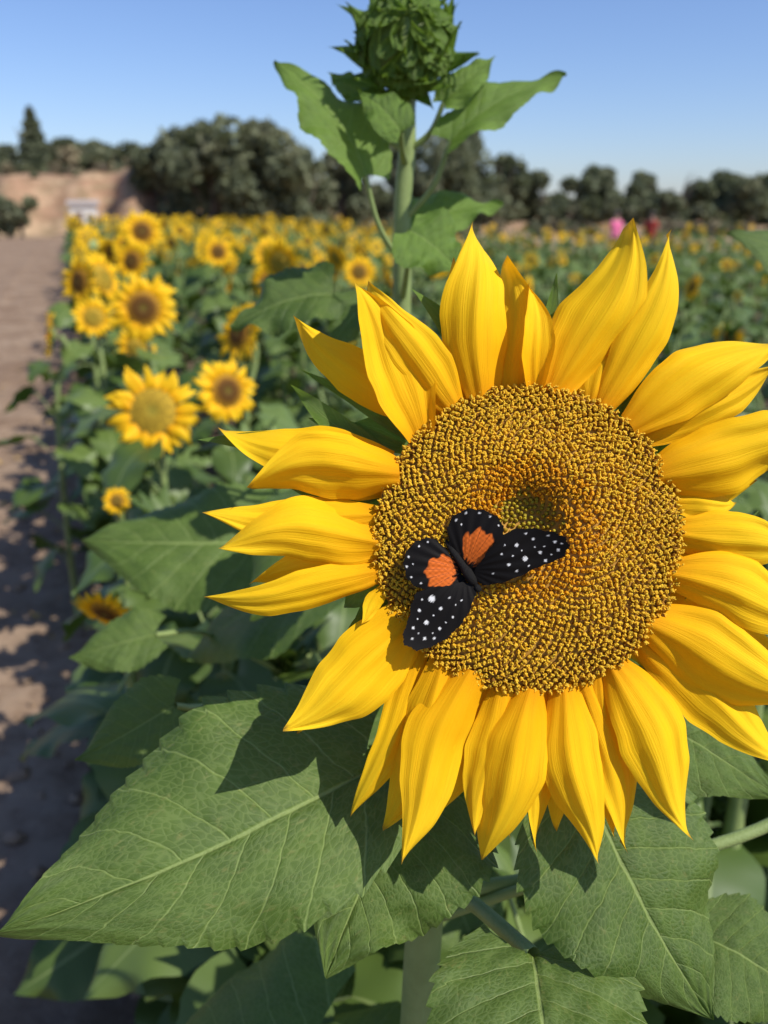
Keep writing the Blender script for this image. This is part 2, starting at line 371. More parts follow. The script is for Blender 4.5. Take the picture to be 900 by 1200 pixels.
# stem, petioles, leaves --------------------------------------------------
mb=MB()
back=FP(0,0,-100)
mb.tube([back,back+np.array([-.006,.035,-.012]),(.052,.478,1.20),(.036,.462,1.09),(.027,.447,1.0),(.02,.45,.7),(.02,.46,.3),(.02,.47,-.02)],[.010,.012,.0125,.0125,.0125,.013,.015,.017],18,0,n=60)
def pet(a,b,c,r0=.0042,r1=.003): mb.tube([a,b,c],[r0,r1,r1],10,0,n=16)
lA=((-.0094,.3952,1.158),(-.182,.3103,1.131)); lB=((.022,.410,1.132),(-.030,.335,1.076)); lC=((.1128,.3912,1.1469),(.1694,.3274,1.0564))
lD=((.0788,.3476,1.078),(.0756,.243,1.052)); lE=((.1566,.4675,1.1527),(.232,.4154,1.1252)); lF=((.19,.3879,1.0475),(.2448,.3579,1.0228))
pet((.045,.468,1.13),(.02,.44,1.165),lA[0]); pet((.04,.465,1.10),(.035,.44,1.13),lB[0]); pet((.05,.47,1.15),(.09,.44,1.17),lC[0])
pet((.031,.452,1.028),(.050,.405,1.060),lD[0],.0058,.0045); pet((.055,.478,1.19),(.11,.50,1.19),lE[0]); pet((.03,.45,1.0),(.12,.43,1.05),lF[0])
pet((.03,.45,1.02),(.2035,.4459,1.0616),(.30,.46,1.10),.005,.004)
kw=dict(nu=190,nv=72,relief=.0017)
add_leaf(mb,*lA,(.12,-.50,.85),.158,arch=.05,fold=.05,wave=.05,seed=1,r=.6,asym=.36,**kw)
add_leaf(mb,*lB,(-.15,-.7,.65),.112,arch=.04,fold=.10,wave=.11,seed=2,r=.5,**kw)
add_leaf(mb,*lC,(.12,-.66,.74),.120,arch=.06,fold=.06,wave=.06,seed=3,r=.45,**kw)
add_leaf(mb,*lD,(0,-.25,.95),.105,arch=.10,fold=.05,wave=.05,seed=4,r=.5,**kw)
add_leaf(mb,*lE,(.2,-.6,.75),.085,arch=.06,fold=.1,wave=.05,seed=5,r=.8,nu=120,nv=48,relief=.0012)
add_leaf(mb,*lF,(.1,-.5,.85),.075,arch=.06,fold=.1,wave=.05,seed=6,r=.4,nu=120,nv=48,relief=.0012)
for i in range(16):
    a=i*2.4+.8; z=.25+.66*(i/16)**.9; st=np.array([.022,.455,z]); d=np.array([math.cos(a),math.sin(a),0])
    if d[1]<-.25: d=nrm(np.array([d[0]*1.5,-.15,0]))
    b=st+d*.07+np.array([0,0,.045]); L=rng.uniform(.13,.2); e=b+d*L*.85+np.array([0,0,-L*.5])
    pet(st,st+d*.03+np.array([0,0,.03]),b,.004,.003)
    add_leaf(mb,b,e,(0,-.1,1),L*.85,nu=60,nv=24,arch=.12,fold=.1,seed=50+i,relief=.001)
mb.obj('stem_and_leaves',[M_stem,M_leaf],plant,ORG)

# ------------------------------------------------------------------ BUTTERFLY
BO=FP(-75,-42,0)
bf=empty('butterfly',BO); 
N=NT('butterfly_wing_scales'); c=N.col(); M_wing=N.pbr(c,.6,N.bump(N.noise(N.pos(),2500,2),.3,.0003),spec=.10)
N=NT('butterfly_body_fur'); M_body=N.pbr((.008,.007,.006),.7,N.bump(N.noise(N.pos(),3000,3),1.,.0006),spec=.25)
def rel(p): return np.array([p[0]-622.,635.-p[1]])
tail=rel((523,636)); hd=rel((559,690)); bax=(hd-tail)/np.hypot(*(hd-tail)); bc=(hd+tail)/2
wings=[
 ('forewing_1',[(554,672),(566,650),(580,632),(597,622),(618,621),(640,625),(652,631),(656,641),(650,653),(636,660),(622,666),(603,676),(580,684),(560,685)],.34,6),
 ('forewing_2',[(548,683),(557,692),(551,712),(540,730),(524,746),(505,756),(488,759),(474,751),(474,738),(480,722),(483,706),(492,692),(520,686)],.16,5),
 ('hindwing_1',[(550,676),(538,658),(528,642),(524,624),(530,608),(547,599),(566,601),(581,609),(587,622),(585,640),(577,656),(566,672)],.28,2),
 ('hindwing_2',[(545,688),(525,694),(505,693),(488,688),(478,678),(474,662),(478,647),(489,636),(503,632),(514,636),(526,649),(540,668)],.12,1.5)]
ORA=[(559,643,19,21),(517,672,18,20)]
WH=[(600,640,2.1),(610,655,2.9),(626,648,1.9),(641,636,1.6),(618,633,1.5),(592,662,1.7),(632,657,1.7),(645,645,1.7),(601,669,1.3),(584,650,1.2),(610,627,1.2),(575,672,1.0),(634,629,1.0),(596,652,1.0),(620,642,.9),(587,640,.9),(638,650,.9),(614,663,1.0),(648,638,.9),(606,646,.8),(630,641,.8),
 (506,701,3.7),(492,714,1.8),(516,712,1.9),(500,728,2.6),(485,734,1.7),(515,735,1.7),(498,746,1.8),(530,722,1.3),(484,746,1.3),(526,700,1.1),(540,703,1.0),(509,746,1.3),(522,728,.9),(495,702,1.0),(508,720,1.0),(490,724,.9),(533,708,.9),(491,740,.8),(507,740,.8),
 (534,612,1.2),(545,604,1.2),(560,604,1.2),(572,608,1.2),(581,618,1.0),(480,654,1.2),(478,665,1.2),(483,677,1.2),(492,642,1.2),(502,637,1.0),(494,684,1.0),(540,617,.9),(485,662,.9)]
for nm_,ol,slope,dz in wings:
    mb=MB(); o=np.array([rel(p) for p in ol])
    pad=np.vstack([o[-2:],o,o[:3]]); full=catmull(np.c_[pad,np.zeros(len(pad))],(len(pad)-1)*12+1)[:,:2]
    cl=full[24:24+len(o)*12+1]
    cen=o.mean(0); an=np.arange(len(cl)-1); sc_=np.append(1+.022*np.sin(an*.55)+.01*np.sin(an*1.7),1)*.985; sc_[-1]=sc_[0]
    cl=cen+(cl-cen)*sc_[:,None]
    nr=46; f=np.linspace(0,1,nr)[:,None,None]
    P2=cen+f*(cl[None]-cen)
    relp=P2-bc; dist=np.abs(relp[...,0]*bax[1]-relp[...,1]*bax[0])
    root=np.array(bc)+bax*6; ang=np.arctan2(P2[...,1]-root[1],P2[...,0]-root[0]); rad=np.hypot(P2[...,0]-root[0],P2[...,1]-root[1])
    z=20+dz+slope*dist+.38*np.sin(ang*26)*np.clip(rad/30,0,1)+4*np.sin(rad*.05)
    C=np.zeros(P2.shape[:2]+(3,)); C[:]=(.0070,.0058,.0052)
    ix=P2[...,0]+622; iy=635-P2[...,1]
    vn=np.abs(np.sin(ang*13))
    if 'hind' in nm_:
        for (ox,oy,ra,rb) in ORA:
            d=np.hypot((ix-ox)/ra,(iy-oy)/rb)+.10*np.sin(ang*19)+.05*np.sin(ix*.7+iy*.5)
            w=np.clip((1-d)*9,0,1)*np.clip((vn-.05)*10,.3,1); w*=np.clip(.85+.2*np.sin(ix*.9)*np.sin(iy*1.1),.5,1)
            C=C*(1-w[...,None])+np.array([.72,.15,.020])*w[...,None]
    for (wx,wy,wr) in WH:
        d=np.hypot(ix-wx,iy-wy)/(wr*1.05)+.25*np.sin(ix*2.1+wx)*np.sin(iy*1.9+wy)
        w=np.clip((1.05-d)*3,0,1); C=C*(1-w[...,None])+np.array([.76,.74,.70])*w[...,None]
    P=O+K*(P2[...,0:1]*EX+P2[...,1:2]*EY+z[...,None]*EZ)
    mb.grid(P,None,0,C)
    mb.obj(nm_,[M_wing],bf,BO)
mb=MB()
def bp(s_,z): p=bc+bax*s_; return FP(p[0],p[1],z)
mb.tube([bp(-34,18),bp(-30,21),bp(-18,24),bp(-6,26),bp(2,27),bp(10,29),bp(20,29),bp(27,27),bp(30,26)],np.array([.6,2.6,4.2,4.0,4.2,6.0,5.6,3.4,2.2])*K,14,0,n=40)
mb.tube([bp(27,28),bp(29,28.5),bp(33,28.5),bp(36,28),bp(37,28)],np.array([.3,3.6,4.2,2.8,.3])*K,12,0,n=16)
for sgn in (-1,1):
    pv=np.array([-bax[1],bax[0]])*sgn
    h0=bc+bax*35+pv*1.5; a1=bc+bax*52+pv*12; a2=bc+bax*66+pv*26
    mb.tube([FP(*h0,30),FP(*a1,36),FP(*a2,36),FP(*(a2+bax*5+pv*4),34)],np.array([.45,.35,.4,1.1])*K,6,0,n=18)
    for j in range(3):
        l0=bc+bax*(8+j*7)+pv*3; l1=l0+pv*12+bax*(j*5-3); l2=l0+pv*17+bax*(j*8-5)
        mb.tube([FP(*l0,24),FP(*l1,28),FP(*l2,12)],np.array([.7,.5,.4])*K,5,0,n=10)
mb.obj('body',[M_body],bf,BO)

# ------------------------------------------------------------------ BUD PLANT
BORG=(.02,.87,0); bud=empty('sunflower_bud_plant',BORG)
bc3=np.array([.0188,.8434,1.584]); bax3=nrm([.03,-.88,.42]); bu=nrm(np.cross([0,0,1],bax3)); bv=np.cross(bax3,bu); RB=.0535
mb=MB()
ph=np.linspace(0,math.pi,20)[:,None]; th=np.linspace(0,2*math.pi,33)[None,:]
Pc=bc3+RB*.70*(np.sin(ph)[...,None]*(np.cos(th)[...,None]*bu+np.sin(th)[...,None]*bv)+.85*np.cos(ph)[...,None]*bax3)
mb.grid(Pc,np.zeros(Pc.shape),1)
rings=[(2.3,1.50,17,.9,.40),(1.95,1.22,18,.9,.36),(1.65,.95,17,.9,.32),(1.35,.68,16,.88,.28),(1.1,.42,13,.85,.24),(.85,.2,10,.85,.20),(.6,.04,7,.75,.14)]
for ri,(p0,p1,n_,wd,curl) in enumerate(rings):
    for j in range(n_):
        az=6.283*(j+.5*(ri%2))/n_+rng.normal()*.12; t=np.linspace(0,1,16)[:,None]; s=np.linspace(-1,1,7)[None,:]
        q1=p1+rng.normal()*.12; phi=p0+(q1-p0)*t; cu=curl*rng.uniform(.1,1.6)
        R_=RB*(.75+.03*ri+cu*t**2.2-.10*(1-s**2)*np.sin(math.pi*t)+.06*np.exp(-(s/.2)**2)-.1*t)
        w=.30*wd*pinterp(t,(0,.25,.6,.85,1),(.7,1,.58,.22,.01))*(1-.06*ri)
        az2=az+s*w/np.maximum(np.sin(phi),.30)*.9+rng.normal()*.35*t
        P=bc3+R_[...,None]*(np.sin(phi)[...,None]*(np.cos(az2)[...,None]*bu+np.sin(az2)[...,None]*bv)+.9*(np.cos(phi)+0*s)[...,None]*bax3)
        A=np.zeros(P.shape);A[...,0]=t*.9;A[...,1]=s;A[...,2]=rng.uniform()
        mb.grid(P,A,0)
mb.obj('bud_head',[M_leaf_b,M_leaf],bud,BORG)
mb=MB()
mb.tube([bc3-bax3*.03,bc3+np.array([0,.012,-.045]),(.021,.85,1.50),(.0175,.85,1.447),(.018,.855,1.3),(.02,.86,1.0),(.02,.87,.5),(.02,.87,-.02)],[.016,.010,.008,.0085,.009,.010,.012,.014],14,0,n=60)
BL=[((-.0167,.8166,1.479),(-.0973,.8508,1.576),(.45,-.62,.55),.082,(.018,.85,1.40)),
((.0593,.8268,1.508),(.1626,.8463,1.563),(-.25,-.62,.7),.058,(.018,.85,1.44)),
((.0146,.7965,1.5126),(-.0219,.808,1.545),(.2,-.9,.3),.040,(.020,.85,1.49)),
((.0532,.838,1.540),(.0988,.852,1.5796),(-.3,-.8,.4),.036,(.021,.85,1.50)),
((-.02,.86,1.545),(-.052,.88,1.57),(.3,-.8,.4),.03,(.021,.85,1.50)),
((.0246,.8646,1.435),(.1148,.8714,1.4545),(0,-.6,.8),.060,(.018,.85,1.40)),
((.0216,.758,1.4337),(.0648,.7459,1.3997),(0,-.7,.6),.066,(.018,.85,1.37)),
((-.048,.822,1.3753),(-.144,.8114,1.3451),(-.1,-.6,.75),.085,(.018,.855,1.31)),
((-.01,.81,1.37),(-.05,.78,1.33),(-.2,-.5,.8),.06,(.018,.855,1.30))]
for i,(b,e,n_,w,st) in enumerate(BL):
    b=np.array(b);e=np.array(e);st=np.array(st)
    mb.tube([st,(st+b)/2+np.array([0,0,-.004])+.15*(b-st)*np.array([1,1,0]),b],[.0035,.0026,.0022],8,0,n=12)
    add_leaf(mb,b,e,n_,w,nu=80,nv=32,arch=.08,fold=.22,wave=.12,seed=500+i,m=2 if i<7 else 1,relief=.0009,lobe=.10)
for i in range(22):
    a=i*2.4; z=.3+.92*(i/22); st=np.array([.02,.862,z]); d=np.array([math.cos(a),math.sin(a),0]); b=st+d*.08+np.array([0,0,.04]); L=rng.uniform(.14,.21)
    mb.tube([st,st+d*.04+np.array([0,0,.03]),b],[.004,.003,.003],6,0,n=8)
    add_leaf(mb,b,b+d*L*.85+np.array([0,0,-L*.45]),(0,-.2,1),L*.8,nu=40,nv=16,arch=.12,seed=540+i)
mb.obj('stem_and_leaves',[M_stem,M_leaf,M_leaf_b],bud,BORG)

# ------------------------------------------------------------------ generic plants
def head(mb,c,n,Rt,g,lod=2,dfr=.46,mp=2,md=3,r=None):
    c=np.asarray(c,float); n=nrm(n); u=nrm(np.cross([0,0,1],n)); v=np.cross(n,u); rv=g.uniform() if r is None else r
    Fh=(c,u,v,n,Rt)
    nr,ns=(8,24) if lod==2 else (3,8)
    rr=np.linspace(0,1,nr)[:,None]; th=-np.linspace(0,2*math.pi,ns+1)[None,:]
    P=c+Rt*(dfr*rr[...,None]*(np.cos(th)[...,None]*u+np.sin(th)[...,None]*v)+(.13*(1-rr**2)-.05*np.exp(-(rr/.3)**2)+0*th)[...,None]*n)
    A=np.zeros(P.shape);A[...,0]=rr;A[...,1]=np.abs(th)/6.28;A[...,2]=rv
    mb.grid(P,A,md)
    pr=np.array([(dfr*1.03,0),(dfr*.9,-.12),(dfr*.4,-.24),(.06,-.34)]); th=np.linspace(0,2*math.pi,ns+1)[None,:]
    P=c+Rt*(pr[:,0][:,None,None]*(np.cos(th)[...,None]*u+np.sin(th)[...,None]*v)+pr[:,1][:,None,None]*n)
    mb.grid(P,np.zeros(P.shape),0)
    if lod==2:
        for k in range(2):
            m_=17
            for j in range(m_):
                a=6.283*(j+.5*k)/m_+g.normal()*.07; rl=g.uniform(.82,1.05)*(1-.03*k); a2=a+g.normal()*.07
                add_petal(mb,Fh,(dfr*.9*math.cos(a),dfr*.9*math.sin(a)),(rl*math.cos(a2),rl*math.sin(a2)),g.uniform(.17,.25),z0=.0-.05*k,lift=g.uniform(.02,.1),tz=g.uniform(-.2,.12),cup=.18,nu=8,nv=5,m=mp,seed=int(g.integers(1e6)),bend=g.normal()*.05)
            for j in range(12):
                a=6.283*j/12+g.normal()*.1; rl=g.uniform(.6,.8)
                add_petal(mb,Fh,(dfr*.8*math.cos(a),dfr*.8*math.sin(a)),(rl*math.cos(a),rl*math.sin(a)),.16,z0=-.12,lift=0,tz=-.1,cup=.1,nu=5,nv=3,m=1,seed=int(g.integers(1e6)))
    else:
        m_=14
        for j in range(m_):
            a=6.283*j/m_+g.normal()*.08; rl=g.uniform(.85,1.05); w=.15; zz=g.uniform(-.12,.06); ca,sa=math.cos(a),math.sin(a)
            pts=np.array([(dfr*.9*ca,dfr*.9*sa,0),(.72*ca+w*sa,.72*sa-w*ca,.03),(rl*ca,rl*sa,zz),(.72*ca-w*sa,.72*sa+w*ca,.03)])
            P=c+Rt*(pts[:,0:1]*u+pts[:,1:2]*v+pts[:,2:3]*n)
            mb.add(P,q=[[0,1,2,3]],m=mp,a=np.array([(.1,0,rv),(.6,.6,rv),(1,0,rv),(.6,-.6,rv)]))

def plant_geo(g,h,lod=2,bloom=True,hn=None,Rt=.1,nl=None,lmul=1.0):
    mb=MB(); nl=nl or (16 if lod==2 else 9)
    lean=g.normal(size=2)*.03
    top=np.array([lean[0],lean[1],h])
    hn=nrm(hn if hn is not None else (g.normal()*.45,-1,g.uniform(-.5,.6)))
    back=top-hn*Rt*.30
    path=[(0,0,-.02),(lean[0]*.2,lean[1]*.2,h*.4),(lean[0]*.6-hn[0]*.01,lean[1]*.6-hn[1]*.02,h*.8), back-hn*.03+np.array([0,0,-.05]),back-hn*.012]
    mb.tube(path,[.012,.010,.008,.007,.010],7 if lod==2 else 3,0,n=14 if lod==2 else 5)
    for i in range(nl):
        f=(i+.5)/nl; a=i*2.4+g.normal()*.3; z=h*(.14+.76*f); st=np.array([lean[0]*f**2,lean[1]*f**2,z]); d=np.array([math.cos(a),math.sin(a),0])
        L=g.uniform(.13,.21)*lmul*(1.15-.45*f**2); pl=g.uniform(.06,.11)*(1.1-.4*f)
        b=st+d*pl+np.array([0,0,.04+.02*g.normal()]); dr=g.uniform(.2,.75)
        e=b+d*L*math.cos(dr)-np.array([0,0,L*math.sin(dr)])+np.array([g.normal(),g.normal(),0])*.02
        if lod==2:
            mb.tube([st,(st+b)/2+np.array([0,0,.01]),b],[.003,.0024,.002],4,0,n=5)
            add_leaf(mb,b,e,(g.normal()*.25,g.normal()*.25,1),L*g.uniform(.75,.95),nu=22,nv=9,arch=.12,fold=g.uniform(0,.25),wave=.08,seed=int(g.integers(1e6)),m=1,serr=.05)
        else:
            add_leaf(mb,b,e,(g.normal()*.25,g.normal()*.25,1),L*.9,nu=5,nv=3,arch=.12,fold=.15,wave=.0,serr=0,seed=int(g.integers(1e6)),m=1)
    if bloom: head(mb,top,hn,Rt,g,lod)
    else:
        for j in range(9 if lod==2 else 4):
            a=j*2.4; d=np.array([math.cos(a),math.sin(a),.6])
            add_leaf(mb,top-np.array([0,0,.03]),top+d*.045*g.uniform(.7,1.6),(0,0,1),.035,nu=8 if lod==2 else 4,nv=5 if lod==2 else 3,seed=int(g.integers(1e6)),m=1,serr=0)
    return mb
PM=[M_stem,M_leaf_f,M_petal_f,M_disc]
PMN=[M_stem,M_leaf_f,M_petal_f,M_disc,M_leaf]

SF=[((-.477,1.770,1.056),.104,(.05,-1,.42),.9),((-.643,2.454,1.192),.104,(.25,-1,.15),.2),((-.376,1.98,1.05),.085,(.75,-1,.25),.3),
((-.375,2.217,1.15),.088,(-.8,-.9,.4),.25),((-.957,2.954,1.105),.075,(.2,-1,.3),.8),((-1.11,3.305,1.196),.10,(-.6,-1,.2),.3),((-1.12,4.0,1.36),.10,(.3,-1,.2),.2),
((-1.015,3.64,1.255),.09,(-.3,-1,.3),.35),((-1.128,2.834,1.064),.08,(-1,-.35,.2),.4),((-.585,4.695,1.229),.10,(.2,-1,.3),.7),((-.12,4.147,1.178),.085,(.1,-1,.3),.6),
((-1.30,4.5,1.28),.1,(-.2,-1,.3),.3),((-1.62,5.6,1.34),.1,(0,-1,.3),.3),((-.9,5.2,1.22),.1,(.3,-1,.2),.3)]
for i,(p,Rt,hn,rv) in enumerate(SF):
    g=np.random.default_rng(900+i); a=plant_geo(g,p[2],2,True,hn,Rt).arrays()
    sel=np.zeros(len(a['v']),bool); dq=a['q'][a['qm']==3]; sel[np.unique(dq)]=True; a['a'][sel,2]=rv
    mb=MB(); mb.inst(a,(p[0],p[1],0))
    mb.obj('sunflower',PM,None,(p[0],p[1],0))
for i,(p,Rt,hn) in enumerate([((-.348,1.089,.945),.045,(-.2,-.8,-.5)),((-.496,1.51,.95),.028,(.2,-.8,.3))]):
    g=np.random.default_rng(950+i); A=plant_geo(g,p[2],2,True,hn,Rt,nl=12).arrays(); mb=MB(); mb.inst(A,(p[0],p[1],0)); mb.obj('sunflower',PM,None,(p[0],p[1],0))

NL=[(-.13,.95,.93),(-.26,1.22,.97),(-.12,1.35,1.0),(.22,1.0,.98),(.42,.92,1.0),(.34,1.25,1.05),(-.40,1.45,.93),(.1,1.5,1.05),(.60,1.05,1.05),(.16,.74,.80),(.38,.66,.72),(-.08,.72,.75),(.55,1.4,1.1),(-.22,1.7,1.0)]
nb=MB()
for i,(x,y,h) in enumerate(NL):
    g=np.random.default_rng(700+i); nb.inst(plant_geo(g,h,2,False,nl=20,lmul=1.15).arrays(),(x,y,0),rz=g.uniform(0,6.28))
add_leaf(nb,(.408,.8262,1.387),(.322,.8409,1.43),(-.2,-.5,.8),.075,nu=80,nv=32,arch=.08,fold=.15,seed=61,relief=.001,m=4)
nb.tube([(.43,.86,0),(.43,.86,.8),(.425,.85,1.3),(.43,.84,1.46)],[.013,.011,.008,.006],10,0,n=30)
nb.tube([(.427,.85,1.33),(.42,.84,1.37),(.408,.8262,1.387)],[.003,.003,.002],6,0,n=8)
add_leaf(nb,(.43,.84,1.44),(.365,.86,1.475),(-.2,-.7,.6),.04,nu=50,nv=20,seed=62,m=4)
add_leaf(nb,(-.114,.8827,1.097),(-.337,.8827,1.105),(-.1,-.58,.78),.165,nu=110,nv=44,arch=.08,fold=.1,wave=.05,seed=63,relief=.0014,r=.7,m=4)
nb.tube([(-.13,.95,.95),(-.10,.92,1.07),(-.114,.8827,1.097)],[.004,.003,.003],8,0,n=10)
add_leaf(nb,(-.24,.80,1.03),(-.33,.79,1.008),(-.1,-.6,.75),.07,nu=80,nv=32,seed=64,relief=.001,r=.8,m=4)
nb.tube([(-.13,.95,.9),(-.2,.86,1.0),(-.24,.80,1.03)],[.004,.003,.003],8,0,n=10)
add_leaf(nb,(-.15,.53,1.115),(-.218,.51,1.083),(.1,-.6,.8),.06,nu=80,nv=32,seed=65,relief=.0008,r=.9,m=4)
nb.tube([(-.08,.72,.80),(-.11,.6,1.05),(-.15,.53,1.115)],[.004,.003,.0025],8,0,n=12)
nb.obj('sunflower_foliage',PMN,None,(0,1,0))

# ------------------------------------------------------------------ FIELD
ED=np.array([-.333,.943]); EN=np.array([.943,.333]); E0=np.array([-.225,0.])
near=[plant_geo(np.random.default_rng(20+i),1.0,2,i%3!=0,None,.080+.012*(i%3),nl=15).arrays() for i in range(9)]
far=[plant_geo(np.random.default_rng(40+i),1.0,1,i%3!=1,(.4*math.sin(i*2.1),-1,.35*math.sin(i*1.3)+.12),(.080+.012*(i%3))*(.7 if i>=9 else 1)).arrays() for i in range(12)]
GREEN=[1,4,7,10]; SMALL=[9,11]; BLOOM=[0,2,3,5,6,8]
mn=MB(); mf=MB(); cnt=[0,0]
for k in range(0,60):
    p=.42+.75*k; s=(1.9 if k==0 else .75)
    while s<38:
        pos=E0+s*ED+(p+rng.normal()*.05)*EN; s+=rng.uniform(.25,.42)*(1 if s<14 else 1.6)
        x,y=pos
        yend=26+9*min(1,max(0,(.05*y-x)/(.25*y)))
        if y<.7 or y>yend or abs(x)>.55*y+.7: continue
        if k==0 and y<2.3 and rng.uniform()<.5: continue
        if x<.55 and y<1.5: continue
        right=min(1,max(0,(x/y+.10)/.20))
        hh=rng.uniform(.92,1.24)*(1-.16*right) if y>3.2 else rng.uniform(.86,.98)
        green=rng.uniform()<(.15+.38*right)
        if y<6.5:
            V=near[3*int(rng.integers(3))] if (green or y<3.2 or (right>.5 and rng.uniform()<.6)) else near[int(rng.choice([1,2,4,5,7,8]))]
            mn.inst(V,(x,y,0),rz=rng.normal()*.8,sc=hh,r=rng.uniform(),tilt=tuple(rng.normal(size=2)*.05)); cnt[0]+=1
        else:
            V=far[int(rng.choice(GREEN if green else (SMALL if rng.uniform()<.25+.55*right else BLOOM)))]
            mf.inst(V,(x,y,0),rz=rng.normal()*.7,sc=hh,r=rng.uniform(),tilt=tuple(rng.normal(size=2)*.05)); cnt[1]+=1
print('plants',cnt)
fe=empty('sunflower_field',(0,0,0))
mn.obj('near_rows',PM,fe); mf.obj('far_rows',PM,fe)

# ------------------------------------------------------------------ GROUND
def sst(x): x=np.clip(x,0,1); return x*x*(3-2*x)
def gh(x,y):
    x=np.asarray(x,float); y=np.asarray(y,float)
    left=sst((-x-11)/5.)
    b=sst((y-54-1.2*np.sin(x*.6)-.6*np.sin(x*1.7))/(24.-19*left))
    return b*(.7+2.9*left)+b*(.2*np.sin(x*.31+y*.11)+.15*np.sin(x*.83-y*.37))+.12*b*np.sin(x*2.9)*left
N=NT('dry_soil'); p=N.pos()
a=N.noise(p,.9,6,.6); b=N.noise(p,14,6,.65); d=N.noise(p,.12,4)
c=N.mix(N.mr(b,.3,.7,0.,1.),(.10,.065,.042),(.20,.14,.095))
sep=N.n('ShaderNodeSeparateXYZ'); N.l(p,sep.inputs[0]); y=sep.outputs[1]
dry=N.mix(N.mr(d,.4,.6,0.,1.),(.40,.235,.15),(.44,.31,.19)); dry=N.mix(N.mr(a,.42,.58,0.,.75),dry,(.22,.16,.09))
zz=sep.outputs[2]; st_=N.noise(N.xyz(N.math('MULTIPLY',sep.outputs[0],.5),0.,N.math('MULTIPLY',zz,2.5)),1.2,3)
dry=N.mix(N.math('MULTIPLY',N.mr(zz,.3,1.2,0.,1.),N.mr(st_,.4,.6,0.,.6)),dry,(.30,.16,.10))
c=N.mix(N.mr(y,26.,36.,0.,1.),c,dry)
M_soil=N.pbr(c,.95,N.bump(b,.7,.02),spec=.1)
xs=np.unique(np.concatenate([np.linspace(-600,-60,20),np.linspace(-60,60,241),np.linspace(60,600,20)])); ys=np.unique(np.concatenate([np.linspace(-60,40,30),np.linspace(40,120,161),np.linspace(120,900,30)]))
X,Y=np.meshgrid(xs,ys,indexing='ij'); mb=MB(); mb.grid(np.stack([X,Y,gh(X,Y)],-1)); mb.obj('ground',[M_soil])
N=NT('dirt_path_soil'); p=N.pos(); b=N.noise(p,9,7,.68); a=N.noise(p,1.3,4); f=N.noise(p,60,3)
c=N.mix(N.mr(a,.35,.65,0.,1.),(.25,.165,.108),(.35,.25,.17)); c=N.mix(N.mr(b,.35,.6,.55,0.),c,(.16,.10,.062)); c=N.mix(N.mr(f,.6,.75,0.,.5),c,(.42,.33,.23))
M_path=N.pbr(c,.95,N.bump(b,.9,.02),spec=.08)
s=np.concatenate([np.linspace(-3,8,260),np.linspace(8.2,52,120)])[:,None]; w=np.linspace(.18,-4.2,90)[None,:]
wob=.05*np.sin(s*2.1)+.03*np.sin(s*5.3); X=E0[0]+s*ED[0]+(w+wob)*EN[0]; Y=E0[1]+s*ED[1]+(w+wob)*EN[1]
edge=sst((.18-w)/.12)*sst((w+4.2)/.2)
Z=gh(X,Y)+.006+edge*(.012+.010*np.sin(X*9+Y*4)*np.sin(Y*7-X*3)+.006*rng.normal(size=X.shape)+.02*np.exp(-((w+1.0)/.12)**2))
Z=np.maximum(Z,gh(X,Y)+.006)
mb=MB(); mb.grid(np.stack([X,Y,Z],-1)[:,::-1][::-1]); mb.obj('dirt_path',[M_path])
mb=MB()
for i in range(1500):
    s_=rng.uniform(.5,9)**1.0; w_=rng.uniform(-2.5,.35) if rng.uniform()<.5 else rng.normal()*.16+.1
    q=E0+s_*ED+w_*EN; r_=rng.gamma(2,.0045)+.003
    v=np.array([[1,0,0],[0,1,0],[-1,0,0],[0,-1,0],[0,0,1],[0,0,-1]],float)*r_*rng.uniform(.6,1.2,size=(6,3)); a=rng.uniform(0,6.28); c_,s2=math.cos(a),math.sin(a)
    v=v@np.array([[c_,-s2,0],[s2,c_,0],[0,0,.7]]).T+np.array([q[0],q[1],.022])
    mb.add(v,t=[[0,1,4],[1,2,4],[2,3,4],[3,0,4],[1,0,5],[2,1,5],[3,2,5],[0,3,5]])
mb.obj('soil_clods',[M_path])
N=NT('dry_fallen_leaf'); N.pbr(N.mix(N.noise(N.pos(),8,2),(.30,.17,.05),(.55,.38,.10)),.8,None); M_dry=N.m
mb=MB()
for i in range(240):
    s_=rng.uniform(.6,9); w_=rng.uniform(-2.2,.5); q=E0+s_*ED+w_*EN; a=rng.uniform(0,6.28); L=rng.uniform(.015,.05)
    b=np.array([q[0],q[1],.04]); add_leaf(mb,b,b+np.array([math.cos(a)*L,math.sin(a)*L,rng.uniform(-.005,.01)]),(rng.normal()*.4,rng.normal()*.4,1),L*.5,nu=7,nv=5,arch=.2,m=0,seed=int(rng.integers(1e6)))
mb.obj('fallen_leaves',[M_dry])

